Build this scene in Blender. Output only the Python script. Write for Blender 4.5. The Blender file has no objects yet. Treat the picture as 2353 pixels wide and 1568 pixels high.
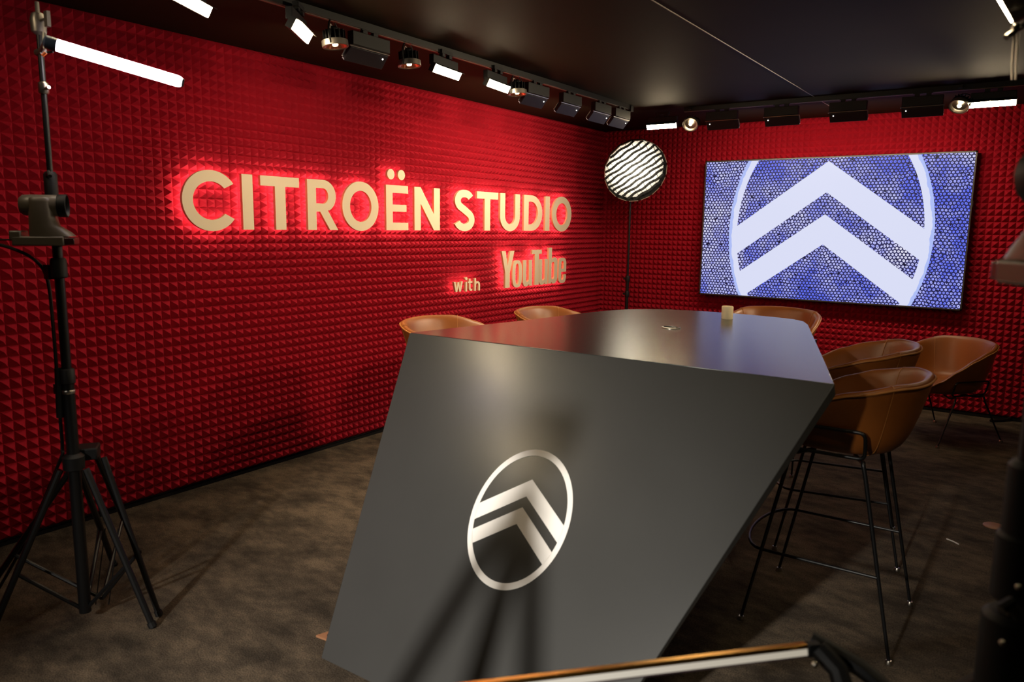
import bpy, bmesh, math, random
from mathutils import Vector, Matrix, Euler
from mathutils.geometry import tessellate_polygon
random.seed(7)
PI = math.pi
COL = bpy.context.scene.collection
SC = bpy.context.scene

# ------------------------------------------------------------------ camera
CAMP = Vector((3.83928, -7.17736, 1.5))
RX = Vector((0.82071143, 0.57119985, 0.01278575))
UP = Vector((-0.09637248, 0.11634282, 0.98852248))
BK = Vector((0.56315636, -0.8125239, 0.15053183))
cd = bpy.data.cameras.new('camera'); cam = bpy.data.objects.new('camera', cd); COL.objects.link(cam)
m = Matrix((RX, UP, BK)).transposed().to_4x4(); m.translation = CAMP; cam.matrix_world = m
cd.sensor_width = 36; cd.lens = 26.535; cd.clip_start = .05
cd.dof.use_dof = True; cd.dof.focus_distance = 5.2; cd.dof.aperture_fstop = 3.5
SC.camera = cam
# ------------------------------------------------------------------ world / exposure
w = bpy.data.worlds.new('world'); SC.world = w; w.use_nodes = True
w.node_tree.nodes['Background'].inputs[0].default_value = (.9, .85, .8, 1)
w.node_tree.nodes['Background'].inputs[1].default_value = 0.002
SC.view_settings.view_transform = 'Standard'; SC.view_settings.look = 'None'
SC.view_settings.exposure = 0.0; SC.view_settings.gamma = 1.0; SC.view_settings.use_curve_mapping = False
SC.cycles.sample_clamp_indirect = 6
SC.cycles.caustics_reflective = False; SC.cycles.caustics_refractive = False
SC.cycles.max_bounces = 8

WARM = (1.0, .80, .52)
K_KEY = 1350; K_WASH = .92; K_SPOT = 42.0; K_FILL = 11.5

def light(name, kind, loc, direction, power, color=WARM, parent=None, size=.1, size_y=None, spot=None, blend=.6, spread=None):
    d = bpy.data.lights.new(name, kind); d.energy = power; d.color = color
    if kind == 'AREA':
        d.shape = 'RECTANGLE' if size_y else 'DISK'; d.size = size
        if size_y: d.size_y = size_y
        if spread: d.spread = math.radians(spread)
    elif kind == 'SPOT':
        d.spot_size = math.radians(spot); d.spot_blend = blend; d.shadow_soft_size = size
    else: d.shadow_soft_size = size
    o = bpy.data.objects.new(name, d); COL.objects.link(o)
    o.rotation_euler = Vector(direction).to_track_quat('-Z', 'Y').to_euler()
    o.location = loc
    if parent: o.parent = parent; o.location = Vector(loc) - parent.location
    return o

# key lamp of the studio, behind the photographer
light('key_light', 'SPOT', (2.95, -9.7, 2.3), Vector((2.28, -5.3, .02)) - Vector((2.95, -9.7, 2.3)), K_KEY, (1, .94, .84), size=.07, spot=40, blend=1.0)

# ------------------------------------------------------------------ materials
def mat(name, col, rough=.5, metal=0., spec=.5, emit=None, estr=0., bump=0., bscale=200., var=0., vscale=8., coat=0.):
    m = bpy.data.materials.new(name); m.use_nodes = True; nt = m.node_tree; b = nt.nodes['Principled BSDF']
    b.inputs['Base Color'].default_value = (*col, 1); b.inputs['Roughness'].default_value = rough
    b.inputs['Metallic'].default_value = metal; b.inputs['Specular IOR Level'].default_value = spec
    if coat: b.inputs['Coat Weight'].default_value = coat; b.inputs['Coat Roughness'].default_value = .2
    if emit: b.inputs['Emission Color'].default_value = (*emit, 1); b.inputs['Emission Strength'].default_value = estr
    N, L = nt.nodes.new, nt.links.new
    tc = N('ShaderNodeTexCoord')
    if bump:
        t = N('ShaderNodeTexNoise'); t.inputs['Scale'].default_value = bscale; t.inputs['Detail'].default_value = 4
        L(tc.outputs['Object'], t.inputs['Vector'])
        bp = N('ShaderNodeBump'); bp.inputs['Strength'].default_value = bump; bp.inputs['Distance'].default_value = .002
        L(t.outputs['Fac'], bp.inputs['Height']); L(bp.outputs['Normal'], b.inputs['Normal'])
    if var:
        t = N('ShaderNodeTexNoise'); t.inputs['Scale'].default_value = vscale; t.inputs['Detail'].default_value = 5
        L(tc.outputs['Object'], t.inputs['Vector'])
        cr = N('ShaderNodeValToRGB')
        cr.color_ramp.elements[0].position = .3; cr.color_ramp.elements[1].position = .7
        cr.color_ramp.elements[0].color = (*[c * (1 - var) for c in col], 1)
        cr.color_ramp.elements[1].color = (*[min(1, c * (1 + var)) for c in col], 1)
        L(t.outputs['Fac'], cr.inputs['Fac']); L(cr.outputs['Color'], b.inputs['Base Color'])
    return m

M = {}
M['foam'] = mat('red_foam', (.35, .0064, .0195), .8, spec=.14, bump=.25, bscale=350, var=.06, vscale=6)
M['ceil'] = mat('ceiling_paint', (.021, .016, .009), .65, spec=.06, var=.15, vscale=1.2)
M['wallblk'] = mat('wall_board', (.02, .018, .016), .8)
M['table'] = mat('table_laminate', (.046, .046, .045), .26, spec=.75, bump=.04, bscale=60, var=.05, vscale=3)
M['tabletop'] = mat('tabletop_laminate', (.036, .036, .036), .23, spec=1.0, bump=.04, bscale=60, var=.05, vscale=3)
M['decal'] = mat('white_vinyl', (.85, .82, .79), .45)
M['leather'] = mat('tan_leather', (.26, .078, .013), .40, spec=.5, bump=.12, bscale=160, var=.14, vscale=5)
M['seam'] = mat('leather_seam', (.42, .16, .035), .5)
M['blkmetal'] = mat('black_metal', (.0055, .0055, .006), .36, metal=.0, spec=.45)
M['blkrough'] = mat('black_plastic', (.0045, .0045, .005), .55, spec=.35)
M['satin'] = mat('satin_steel', (.50, .46, .40), .3, metal=1)
M['lampmetal'] = mat('lamp_ring_metal', (.18, .16, .14), .4, metal=.8)
M['cream'] = mat('cream_paint', (.78, .65, .47), .55, spec=.3)
M['haloedge'] = mat('cream_edge_halo_tint', (.85, .52, .30), .55)  # letter sides: peach light of the halo is painted into the cream
M['cup'] = mat('cream_ceramic', (.85, .70, .44), .4)
M['ptz'] = mat('grey_camera_plastic', (.10, .082, .062), .38, spec=.5)
M['glass'] = mat('lens_glass', (.01, .008, .01), .06, spec=.8)
M['copper'] = mat('copper_brown', (.30, .14, .07), .5)
M['white'] = mat('white_plastic', (.7, .68, .62), .4)
M['orange'] = mat('orange_plug', (.85, .16, .03), .5)
M['blue'] = mat('dark_blue_cap', (.03, .045, .09), .35)
M['gold'] = mat('gold_anodised', (.80, .42, .10), .28, metal=1)
M['purple'] = mat('lamp_back_shell', (.012, .009, .014), .5)
M['grid'] = mat('black_grid_fabric', (.012, .011, .010), .8)
M['ledge'] = mat('rim_tape', (.45, .33, .25), .6)
def emis(name, col, s):
    m = bpy.data.materials.new(name); m.use_nodes = True; nt = m.node_tree
    b = nt.nodes['Principled BSDF']; b.inputs['Base Color'].default_value = (.3, .3, .3, 1)
    b.inputs['Emission Color'].default_value = (*col, 1); b.inputs['Emission Strength'].default_value = s
    return m
M['lamp_on'] = emis('lamp_diffuser', (1, .80, .50), 85)
M['tube_on'] = emis('tube_diffuser', (1, .88, .92), 26)
M['halo'] = emis('letter_backlight', (1, .86, .62), 13)
_nt = M['halo'].node_tree; _g = _nt.nodes.new('ShaderNodeNewGeometry'); _m = _nt.nodes.new('ShaderNodeMath'); _m.operation = 'MULTIPLY_ADD'
_nt.links.new(_g.outputs['Backfacing'], _m.inputs[0]); _m.inputs[1].default_value = -14; _m.inputs[2].default_value = 14   # LED strips shine to the rear only
_nt.links.new(_m.outputs[0], _nt.nodes['Principled BSDF'].inputs['Emission Strength'])
M['dot'] = emis('led_dot', (1, .95, .85), 3)
M['dotr'] = emis('led_red', (1, .12, .04), 2)
M['bulb'] = emis('halogen_bulb', (1, .75, .45), 12)
M['paleled'] = emis('bar_diffuser', (1, .88, .68), .36)

def nodes_mat(name):
    m = bpy.data.materials.new(name); m.use_nodes = True
    return m, m.node_tree, m.node_tree.nodes['Principled BSDF']
def V(nt, op, a, b=None, clamp=False):
    n = nt.nodes.new('ShaderNodeMath'); n.operation = op; n.use_clamp = clamp
    for i, x in enumerate((a, b)):
        if x is None: continue
        if isinstance(x, (int, float)): n.inputs[i].default_value = x
        else: nt.links.new(x, n.inputs[i])
    return n.outputs[0]
def MIX(nt, f, a, b):
    n = nt.nodes.new('ShaderNodeMix'); n.data_type = 'RGBA'
    for s, x in ((n.inputs[0], f), (n.inputs[6], a), (n.inputs[7], b)):
        if isinstance(x, tuple): s.default_value = (*x, 1)
        elif isinstance(x, (int, float)): s.default_value = x
        else: nt.links.new(x, s)
    return n.outputs[2]
def NOISE(nt, vec, scale, detail=3, rough=.5):
    t = nt.nodes.new('ShaderNodeTexNoise'); t.inputs['Scale'].default_value = scale
    t.inputs['Detail'].default_value = detail; t.inputs['Roughness'].default_value = rough
    nt.links.new(vec, t.inputs['Vector']); return t.outputs['Fac']
def RAMP(nt, f, stops):
    r = nt.nodes.new('ShaderNodeValToRGB'); e = r.color_ramp.elements
    while len(e) < len(stops): e.new(.5)
    for el, (p, c) in zip(e, stops): el.position = p; el.color = (*c, 1)
    nt.links.new(f, r.inputs['Fac']); return r.outputs['Color']

# carpet
m_, nt, b = nodes_mat('mottled_carpet'); M['carpet'] = m_
tc = nt.nodes.new('ShaderNodeTexCoord'); v = tc.outputs['Object']
mp = nt.nodes.new('ShaderNodeMapping'); mp.inputs['Scale'].default_value = (1, 1.7, 1); mp.inputs['Rotation'].default_value = (0, 0, .7)
nt.links.new(v, mp.inputs['Vector'])
big = NOISE(nt, mp.outputs[0], 4.4, 8, .70)
fine = NOISE(nt, v, 170, 2, .8)
c1 = RAMP(nt, big, [(.36, (.060, .047, .035)), (.50, (.115, .089, .064)), (.64, (.195, .148, .102))])
c2 = MIX(nt, RAMP(nt, fine, [(.3, (.45, .45, .45)), (.7, (1.35, 1.35, 1.35))]), (0, 0, 0), c1)
mul = nt.nodes.new('ShaderNodeMix'); mul.data_type = 'RGBA'; mul.blend_type = 'MULTIPLY'; mul.inputs[0].default_value = 1
nt.links.new(c1, mul.inputs[6]); nt.links.new(RAMP(nt, fine, [(.32, (.35, .35, .35)), (.68, (1, 1, 1))]), mul.inputs[7])
nt.links.new(mul.outputs[2], b.inputs['Base Color']); b.inputs['Roughness'].default_value = .95; b.inputs['Specular IOR Level'].default_value = .1
bp = nt.nodes.new('ShaderNodeBump'); bp.inputs['Strength'].default_value = .8; bp.inputs['Distance'].default_value = .006
nt.links.new(fine, bp.inputs['Height']); nt.links.new(bp.outputs['Normal'], b.inputs['Normal'])

# television picture: beads round an oval badge with two chevrons (object coords in metres, x right, z up)
m_, nt, b = nodes_mat('screen_picture'); M['screen'] = m_
tc = nt.nodes.new('ShaderNodeTexCoord'); sp = nt.nodes.new('ShaderNodeSeparateXYZ'); nt.links.new(tc.outputs['Object'], sp.inputs[0])
X, Z = sp.outputs[0], sp.outputs[2]      # origin at oval centre
def ell(a, bb): return V(nt, 'ADD', V(nt, 'POWER', V(nt, 'DIVIDE', X, a), 2), V(nt, 'POWER', V(nt, 'DIVIDE', Z, bb), 2))
wob = NOISE(nt, tc.outputs['Object'], 9, 4)
eo = V(nt, 'ADD', ell(.85, 1.145), V(nt, 'MULTIPLY', V(nt, 'SUBTRACT', wob, .5), .02))
ei = ell(.775, 1.035)
t = V(nt, 'ADD', Z, V(nt, 'MULTIPLY', V(nt, 'ABSOLUTE', V(nt, 'ADD', X, .005)), .732))
def band(lo, hi): return V(nt, 'MULTIPLY', V(nt, 'GREATER_THAN', t, lo), V(nt, 'LESS_THAN', t, hi))
z0 = 1.477
ch = V(nt, 'ADD', band(1.827 - z0, 2.093 - z0), band(1.376 - z0, 1.638 - z0), True)
ins = V(nt, 'LESS_THAN', ei, 1.0)
white = V(nt, 'MULTIPLY', V(nt, 'LESS_THAN', eo, 1.0), V(nt, 'MAXIMUM', V(nt, 'SUBTRACT', 1, ins), ch))
fr = V(nt, 'MULTIPLY', V(nt, 'GREATER_THAN', V(nt, 'ADD', eo, V(nt, 'MULTIPLY', V(nt, 'SUBTRACT', wob, .5), .10)), .945), V(nt, 'SUBTRACT', 1, ins))
vec2 = nt.nodes.new('ShaderNodeCombineXYZ'); nt.links.new(X, vec2.inputs[0]); nt.links.new(Z, vec2.inputs[1])
wv = nt.nodes.new('ShaderNodeTexNoise'); wv.inputs['Scale'].default_value = 8; wv.inputs['Detail'].default_value = 2
nt.links.new(vec2.outputs[0], wv.inputs['Vector']); sw = nt.nodes.new('ShaderNodeSeparateXYZ'); nt.links.new(wv.outputs['Color'], sw.inputs[0])
amp = V(nt, 'MULTIPLY', V(nt, 'SUBTRACT', NOISE(nt, vec2.outputs[0], 3.1, 2), .36, True), 8.5)
hx = V(nt, 'ADD', V(nt, 'MULTIPLY', X, 35), V(nt, 'MULTIPLY', V(nt, 'SUBTRACT', sw.outputs[0], .5), amp))
hz = V(nt, 'ADD', V(nt, 'MULTIPLY', Z, 35), V(nt, 'MULTIPLY', V(nt, 'SUBTRACT', sw.outputs[1], .5), amp))
def lat(ox, oz):
    a_ = V(nt, 'SUBTRACT', V(nt, 'FLOORED_MODULO', V(nt, 'ADD', hx, ox), 1.0), .5)
    c_ = V(nt, 'SUBTRACT', V(nt, 'FLOORED_MODULO', V(nt, 'ADD', hz, oz), 1.7320508), .8660254)
    return V(nt, 'SQRT', V(nt, 'ADD', V(nt, 'POWER', a_, 2), V(nt, 'POWER', c_, 2)))
D = V(nt, 'MINIMUM', lat(500.0, 519.6152), lat(500.5, 520.4812))
ring = RAMP(nt, D, [(0.0, (.16, .16, .16)), (.09, (.18, .18, .18)), (.17, (1.7, 1.7, 1.7)), (.28, (1.15, 1.15, 1.15)), (.38, (.10, .10, .10)), (.46, (.0, .0, .0))])
n1 = NOISE(nt, vec2.outputs[0], 2.2, 5, .6); n2 = NOISE(nt, vec2.outputs[0], 22, 2, .8)
# how white the beads are: whiter left edge and in the middle groove
mid = band(1.638 - z0, 1.827 - z0)
wl = V(nt, 'ADD', V(nt, 'MULTIPLY', V(nt, 'LESS_THAN', X, -.7), .28), V(nt, 'MULTIPLY', V(nt, 'MULTIPLY', mid, ins), .25))
fac = V(nt, 'ADD', V(nt, 'ADD', V(nt, 'MULTIPLY', V(nt, 'SUBTRACT', n1, .5), 2.6), .20), V(nt, 'ADD', wl, V(nt, 'MULTIPLY', V(nt, 'SUBTRACT', n2, .5), 1.1)), True)
hi = MIX(nt, fac, (.09, .13, .78), (.72, .72, .86))
bead = nt.nodes.new('ShaderNodeMix'); bead.data_type = 'RGBA'; bead.blend_type = 'MULTIPLY'; bead.inputs[0].default_value = 1
nt.links.new(ring, bead.inputs[6]); nt.links.new(hi, bead.inputs[7])
base = nt.nodes.new('ShaderNodeMix'); base.data_type = 'RGBA'; base.blend_type = 'ADD'; base.inputs[0].default_value = 1
base.inputs[6].default_value = (.018, .018, .085, 1); nt.links.new(bead.outputs[2], base.inputs[7])
hole = V(nt, 'GREATER_THAN', NOISE(nt, vec2.outputs[0], 30, 1, .5), .68)
beads = MIX(nt, hole, base.outputs[2], (.006, .006, .03))
logo = MIX(nt, V(nt, 'MULTIPLY', fr, .85), (.68, .71, .90), (.36, .46, .90))
pic = MIX(nt, white, beads, logo)
b.inputs['Base Color'].default_value = (.01, .01, .01, 1); b.inputs['Roughness'].default_value = .25; b.inputs['Specular IOR Level'].default_value = .1
nt.links.new(pic, b.inputs['Emission Color']); b.inputs['Emission Strength'].default_value = 1.02

# softbox diffuser: bulb behind the cloth makes the middle brighter
m_, nt, b = nodes_mat('softbox_diffuser'); M['softdiff'] = m_
tc = nt.nodes.new('ShaderNodeTexCoord'); ln = nt.nodes.new('ShaderNodeVectorMath'); ln.operation = 'LENGTH'
nt.links.new(tc.outputs['Object'], ln.inputs[0])
st = V(nt, 'MULTIPLY', V(nt, 'POWER', V(nt, 'SUBTRACT', 1, V(nt, 'MULTIPLY', ln.outputs['Value'], 2.6), True), 2.8), 20)
b.inputs['Base Color'].default_value = (.6, .57, .5, 1)
b.inputs['Emission Color'].default_value = (1, .88, .66, 1); nt.links.new(V(nt, 'ADD', st, .22), b.inputs['Emission Strength'])

# ------------------------------------------------------------------ mesh helpers
class MB:
    def __init__(s): s.bm = bmesh.new()
    def box(s, c, size, rot=None):
        m = Matrix.Translation(c)
        if rot is not None: m = m @ (rot.to_4x4() if isinstance(rot, Matrix) else Euler(rot).to_matrix().to_4x4())
        m = m @ Matrix.Diagonal((*size, 1)); bmesh.ops.create_cube(s.bm, size=1, matrix=m); return s
    def tube(s, pts, r, n=10, closed=False, caps=True):
        P = [Vector(p) for p in pts]; k = len(P)
        rr = r if isinstance(r, (list, tuple)) else [r] * k
        rings = []; ref = None
        for i, p in enumerate(P):
            a = P[(i - 1) % k] if (closed or i > 0) else P[i]; c = P[(i + 1) % k] if (closed or i < k - 1) else P[i]
            t = (c - a).normalized()
            if ref is None:
                ref = t.cross(Vector((0, 0, 1)));
                if ref.length < .1: ref = t.cross(Vector((1, 0, 0)))
            ref = (ref - t * ref.dot(t)).normalized(); q = t.cross(ref)
            rings.append([s.bm.verts.new(p + (ref * math.cos(2 * PI * j / n) + q * math.sin(2 * PI * j / n)) * rr[i]) for j in range(n)])
        for i in range(k if closed else k - 1):
            A, B = rings[i], rings[(i + 1) % k]
            for j in range(n): s.bm.faces.new((A[j], A[(j + 1) % n], B[(j + 1) % n], B[j]))
        if caps and not closed: s.bm.faces.new(rings[0][::-1]); s.bm.faces.new(rings[-1])
        return s
    def lathe(s, prof, n=24, mtx=None, caps=True):
        mtx = mtx or Matrix.Identity(4); rings = []
        for r, z in prof: rings.append([s.bm.verts.new(mtx @ Vector((r * math.cos(2 * PI * j / n), r * math.sin(2 * PI * j / n), z))) for j in range(n)])
        for A, B in zip(rings, rings[1:]):
            for j in range(n): s.bm.faces.new((A[j], A[(j + 1) % n], B[(j + 1) % n], B[j]))
        if caps and prof[0][0] > 1e-4: s.bm.faces.new(rings[0][::-1])
        if caps and prof[-1][0] > 1e-4: s.bm.faces.new(rings[-1])
        return s
    def sphere(s, c, r, n=10): bmesh.ops.create_uvsphere(s.bm, u_segments=n, v_segments=max(6, n // 2 + 2), radius=r, matrix=Matrix.Translation(c)); return s
    def mesh(s, name, smooth=None):
        bmesh.ops.remove_doubles(s.bm, verts=s.bm.verts, dist=1e-6)
        bmesh.ops.recalc_face_normals(s.bm, faces=s.bm.faces)
        me = bpy.data.meshes.new(name); s.bm.to_mesh(me); s.bm.free()
        if smooth:
            for p in me.polygons: p.use_smooth = True
            me.set_sharp_from_angle(angle=math.radians(smooth))
        return me
    def build(s, name, m, parent=None, smooth=35, bevel=0, seg=2, origin=None, sub=0):
        me = s.mesh(name, smooth); me.materials.append(m)
        o = bpy.data.objects.new(name, me); COL.objects.link(o)
        if parent is None and origin is None and me.vertices:
            xs = [v.co for v in me.vertices]
            origin = Vector(((min(v.x for v in xs) + max(v.x for v in xs)) / 2, (min(v.y for v in xs) + max(v.y for v in xs)) / 2, min(v.z for v in xs)))
        if origin is not None:
            me.transform(Matrix.Translation(-Vector(origin))); o.location = origin
        if parent: o.parent = parent
        if bevel:
            b = o.modifiers.new('bevel', 'BEVEL'); b.width = bevel; b.segments = seg; b.limit_method = 'ANGLE'; b.angle_limit = math.radians(30)
        if sub:
            b = o.modifiers.new('sub', 'SUBSURF'); b.levels = sub; b.render_levels = sub
        return o
def tag(o, label=None, cat=None, group=None, kind=None):
    for k, v in (('label', label), ('category', cat), ('group', group), ('kind', kind)):
        if v: o[k] = v
    return o
def empty(name, loc, rz=0, label=None, cat=None, group=None):
    o = bpy.data.objects.new(name, None); COL.objects.link(o); o.location = loc; o.rotation_euler = (0, 0, rz); o.empty_display_size = .1
    return tag(o, label, cat, group)
def kids(o): return [c for c in bpy.data.objects if c.parent == o]
def copy_tree(o, parent=None):
    c = o.copy(); COL.objects.link(c)
    if parent: c.parent = parent
    for ch in kids(o): copy_tree(ch, c)
    return c
def arc(c, r, a0, a1, n, plane='xy', z=0, ry=None):
    ry = r if ry is None else ry; out = []
    for i in range(n + 1):
        a = math.radians(a0 + (a1 - a0) * i / n); u, v = c[0] + r * math.cos(a), c[1] + ry * math.sin(a)
        out.append(Vector({'xy': (u, v, z), 'xz': (u, z, v), 'yz': (z, u, v)}[plane]))
    return out
def fillet(pts, r, n=5, closed=False):
    P = [Vector(p) for p in pts]; out = []
    for i, p in enumerate(P):
        if not closed and i in (0, len(P) - 1): out.append(p); continue
        a, b = P[i - 1], P[(i + 1) % len(P)]; da = (a - p); db = (b - p); q = min(r, da.length * .45, db.length * .45)
        A = p + da.normalized() * q; B = p + db.normalized() * q
        for k in range(n + 1):
            t = k / n; out.append(A * (1 - t) ** 2 + p * 2 * t * (1 - t) + B * t * t)
    return out

# ------------------------------------------------------------------ room shell
H = 2.48; RXM = 5.6; RYM = -10.6
def struct(name, mb, m, **k): return tag(mb.build(name, m, smooth=None, **k), kind='structure')
floor = struct('floor', MB().box((RXM / 2, RYM / 2, -.05), (RXM + .4, -RYM + .4, .1)), M['carpet'])
ceil = struct('ceiling', MB().box((RXM / 2, RYM / 2, H + .05), (RXM + .4, -RYM + .4, .1)), M['ceil'])
wl_ = struct('wall_left', MB().box((-.05, RYM / 2, H / 2), (.1, -RYM + .2, H)), M['wallblk'])
wb_ = struct('wall_back', MB().box((RXM / 2, .05, H / 2), (RXM + .2, .1, H)), M['wallblk'])
struct('wall_right', MB().box((RXM + .05, RYM / 2, H / 2), (.1, -RYM + .2, H)), M['wallblk'])
struct('wall_front', MB().box((RXM / 2, RYM - .05, H / 2), (RXM + .2, .1, H)), M['wallblk'])
struct('trim_1', MB().box((2.35, -4.1, H - .001), (.005, 8.2, .004)), mat('ceiling_seam', (.36, .32, .29), .4))
struct('baseboard_left', MB().box((.010, -4.2, .009), (.020, 8.4, .018)), M['blkrough'])
struct('baseboard_back', MB().box((RXM / 2, -.012, .012), (RXM, .024, .024)), M['blkrough'])

def foam_mesh(nx, nz, name):
    """panel in local x (width) / z (height), pyramids along -y"""
    bm = bmesh.new(); p = .05; g = .0003; t0 = .012; tip = .047
    W_, H_ = nx * p, nz * p
    gv = {}
    for i in range(nx + 1):
        for j in range(nz + 1):
            x = min(max(i * p, g), W_ - g); z = min(max(j * p, g), H_ - g)
            gv[i, j] = bm.verts.new((x, -t0, z))
    for i in range(nx):
        for j in range(nz):
            a = random.uniform(-.0012, .0012)
            c = bm.verts.new((i * p + p / 2 + a, -tip + random.uniform(-.0015, .0015), j * p + p / 2 + random.uniform(-.0012, .0012)))
            q = [gv[i, j], gv[i + 1, j], gv[i + 1, j + 1], gv[i, j + 1]]
            for k in range(4): bm.faces.new((q[k], q[(k + 1) % 4], c))
    # sides
    loop = [(i, 0) for i in range(nx)] + [(nx, j) for j in range(nz)] + [(i, nz) for i in range(nx, 0, -1)] + [(0, j) for j in range(nz, 0, -1)]
    bk = {k: bm.verts.new((gv[k].co.x, 0, gv[k].co.z)) for k in loop}
    for a, b in zip(loop, loop[1:] + loop[:1]): bm.faces.new((gv[a], bk[a], bk[b], gv[b]))
    bmesh.ops.recalc_face_normals(bm, faces=bm.faces)
    me = bpy.data.meshes.new(name); bm.to_mesh(me); bm.free(); me.materials.append(M['foam']); return me
FM = {(nx, nz, k): foam_mesh(nx, nz, 'foam_panel') for nx in (10,) for nz in (10, 9) for k in range(3)}
def foam_wall(parent, origin, rot, ncol):
    for c in range(ncol):
        for r in range(5):
            me = FM[10, 9 if r == 4 else 10, random.randrange(3)]
            o = bpy.data.objects.new('foam_panel', me); COL.objects.link(o); o.parent = parent
            o.location = Vector(origin) - parent.location + Matrix.Rotation(rot, 3, 'Z') @ Vector((c * .5, -random.uniform(0, .0012), r * .5 + .03))
            o.rotation_euler = (0, 0, rot)
foam_wall(wb_, (.012, 0, 0), 0, 11)
foam_wall(wl_, (0, -8.5, 0), PI / 2, 17)      # local -y -> +x

# ------------------------------------------------------------------ television
SY = -.12
tv = empty('television', (2.257, SY, .86), 0, 'large wall-mounted flat television showing white double chevrons over blue beads', 'television')
def P(o, mb, name, m, **k): # part given in world coordinates
    ob = mb.build(name, m, parent=o, **k); ob.data.transform(Matrix.Translation(-o.location)) if o.rotation_euler.z == 0 else None
    return ob
x0, x1, z0_, z1_ = 1.167, 3.350, .883, 2.119
P(tv, MB().box(((x0 + x1) / 2, SY + .03, (z0_ + z1_) / 2), (x1 - x0 + .024, .045, z1_ - z0_ + .03)), 'housing', M['blkrough'], bevel=.004, smooth=None)
fr_ = MB(); bz = .011
for a, b_ in (((x0 + x1) / 2, z0_ - bz / 2), ((x0 + x1) / 2, z1_ + bz / 2)): fr_.box((a, SY - .002, b_), (x1 - x0 + 2 * bz, .016, bz))
for a in (x0 - bz / 2, x1 + bz / 2): fr_.box((a, SY - .002, (z0_ + z1_) / 2), (bz, .016, z1_ - z0_ + 2 * bz))
P(tv, fr_, 'bezel', mat('bezel_metal', (.05, .04, .035), .35), smooth=None)
bm = bmesh.new()
cx, cz = 2.266, 1.477
vs = [bm.verts.new((x - cx, 0, z - cz)) for x, z in ((x0, z0_), (x1, z0_), (x1, z1_), (x0, z1_))]
bm.faces.new(vs); me = bpy.data.meshes.new('screen'); bm.to_mesh(me); bm.free(); me.materials.append(M['screen'])
s_ = bpy.data.objects.new('screen', me); COL.objects.link(s_); s_.parent = tv; s_.location = Vector((cx, SY, cz)) - tv.location
P(tv, MB().box((2.26, -.05, 1.5), (.6, .05, .4)), 'wall_bracket', M['blkmetal'], smooth=None)
P(tv, MB().box((x1 + .013, SY + .03, 1.72), (.004, .01, .05)), 'side_button', M['satin'], smooth=None)

# ------------------------------------------------------------------ table
TH = 1.045
top_pts = [(1.664, -4.805), (1.709, -4.573), (1.79, -4.173), (1.84, -3.83), (1.868, -3.62), (1.905, -3.46), (1.957, -3.335), (2.028, -3.245), (2.128, -3.18), (2.26, -3.14), (2.414, -3.125),
           (2.58, -3.128), (2.726, -3.150), (2.830, -3.18), (2.895, -3.24), (2.945, -3.36), (3.034, -3.661), (3.226, -4.309), (3.372, -4.805)]
tb = empty('bar_table', (2.5, -4.4, 0), 0, 'big dark grey faceted bar table with white oval emblem on its slanted front', 'table')
# body: solid faceted block, slanted front, sides raking in to a smaller foot
THK = .04
bm = bmesh.new()
bt = [(1.95, -4.74), (2.02, -4.1), (2.12, -3.62), (2.30, -3.50), (2.60, -3.50), (2.72, -3.62), (2.86, -4.1), (3.02, -4.74)]
bf = [(1.98, -5.44), (2.05, -4.6), (2.12, -4.1), (2.30, -3.95), (2.52, -3.95), (2.62, -4.1), (2.66, -4.6), (2.72, -5.44)]
tv_ = [bm.verts.new((x, y, TH - THK)) for x, y in bt]; fv = [bm.verts.new((x, y, 0)) for x, y in bf]; n_ = len(bt)
for i in range(n_): bm.faces.new((tv_[i], tv_[(i + 1) % n_], fv[(i + 1) % n_], fv[i]))
bm.faces.new(tv_[::-1]); bm.faces.new(fv)
mbx = MB(); mbx.bm = bm
P(tb, mbx, 'body', M['table'], smooth=30)
# top slab
bm = bmesh.new(); A = [bm.verts.new((x, y, TH)) for x, y in top_pts]; B = [bm.verts.new((x, y + (.028 if y < -4.8 else 0), TH - THK)) for x, y in top_pts]
bm.faces.new(A); bm.faces.new(B[::-1]); n_ = len(A)
for i in range(n_): bm.faces.new((A[i], B[i], B[(i + 1) % n_], A[(i + 1) % n_]))
mbx = MB(); mbx.bm = bm
P(tb, mbx, 'tabletop', M['tabletop'], smooth=40, bevel=.003)
# front panel
UPF = Vector((0, .740, 1.045)).normalized(); NF = Vector((0, -1.045, .740)).normalized()
fc = [Vector((1.914, -5.545, 0)), Vector((2.938, -5.545, 0)), Vector((3.372, -4.806, TH - .001)), Vector((1.664, -4.806, TH - .001))]
bm = bmesh.new(); A = [bm.verts.new(p) for p in fc]
bk_ = [p - NF * .035 for p in fc]; bk_[0].z = 0; bk_[1].z = 0; bk_[2].z = bk_[3].z = TH - THK
B = [bm.verts.new(p) for p in bk_]
bm.faces.new(A); bm.faces.new(B[::-1])
for i in range(4): bm.faces.new((A[i], B[i], B[(i + 1) % 4], A[(i + 1) % 4]))
mbx = MB(); mbx.bm = bm
P(tb, mbx, 'front_panel', M['table'], smooth=None, bevel=.002)
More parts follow.
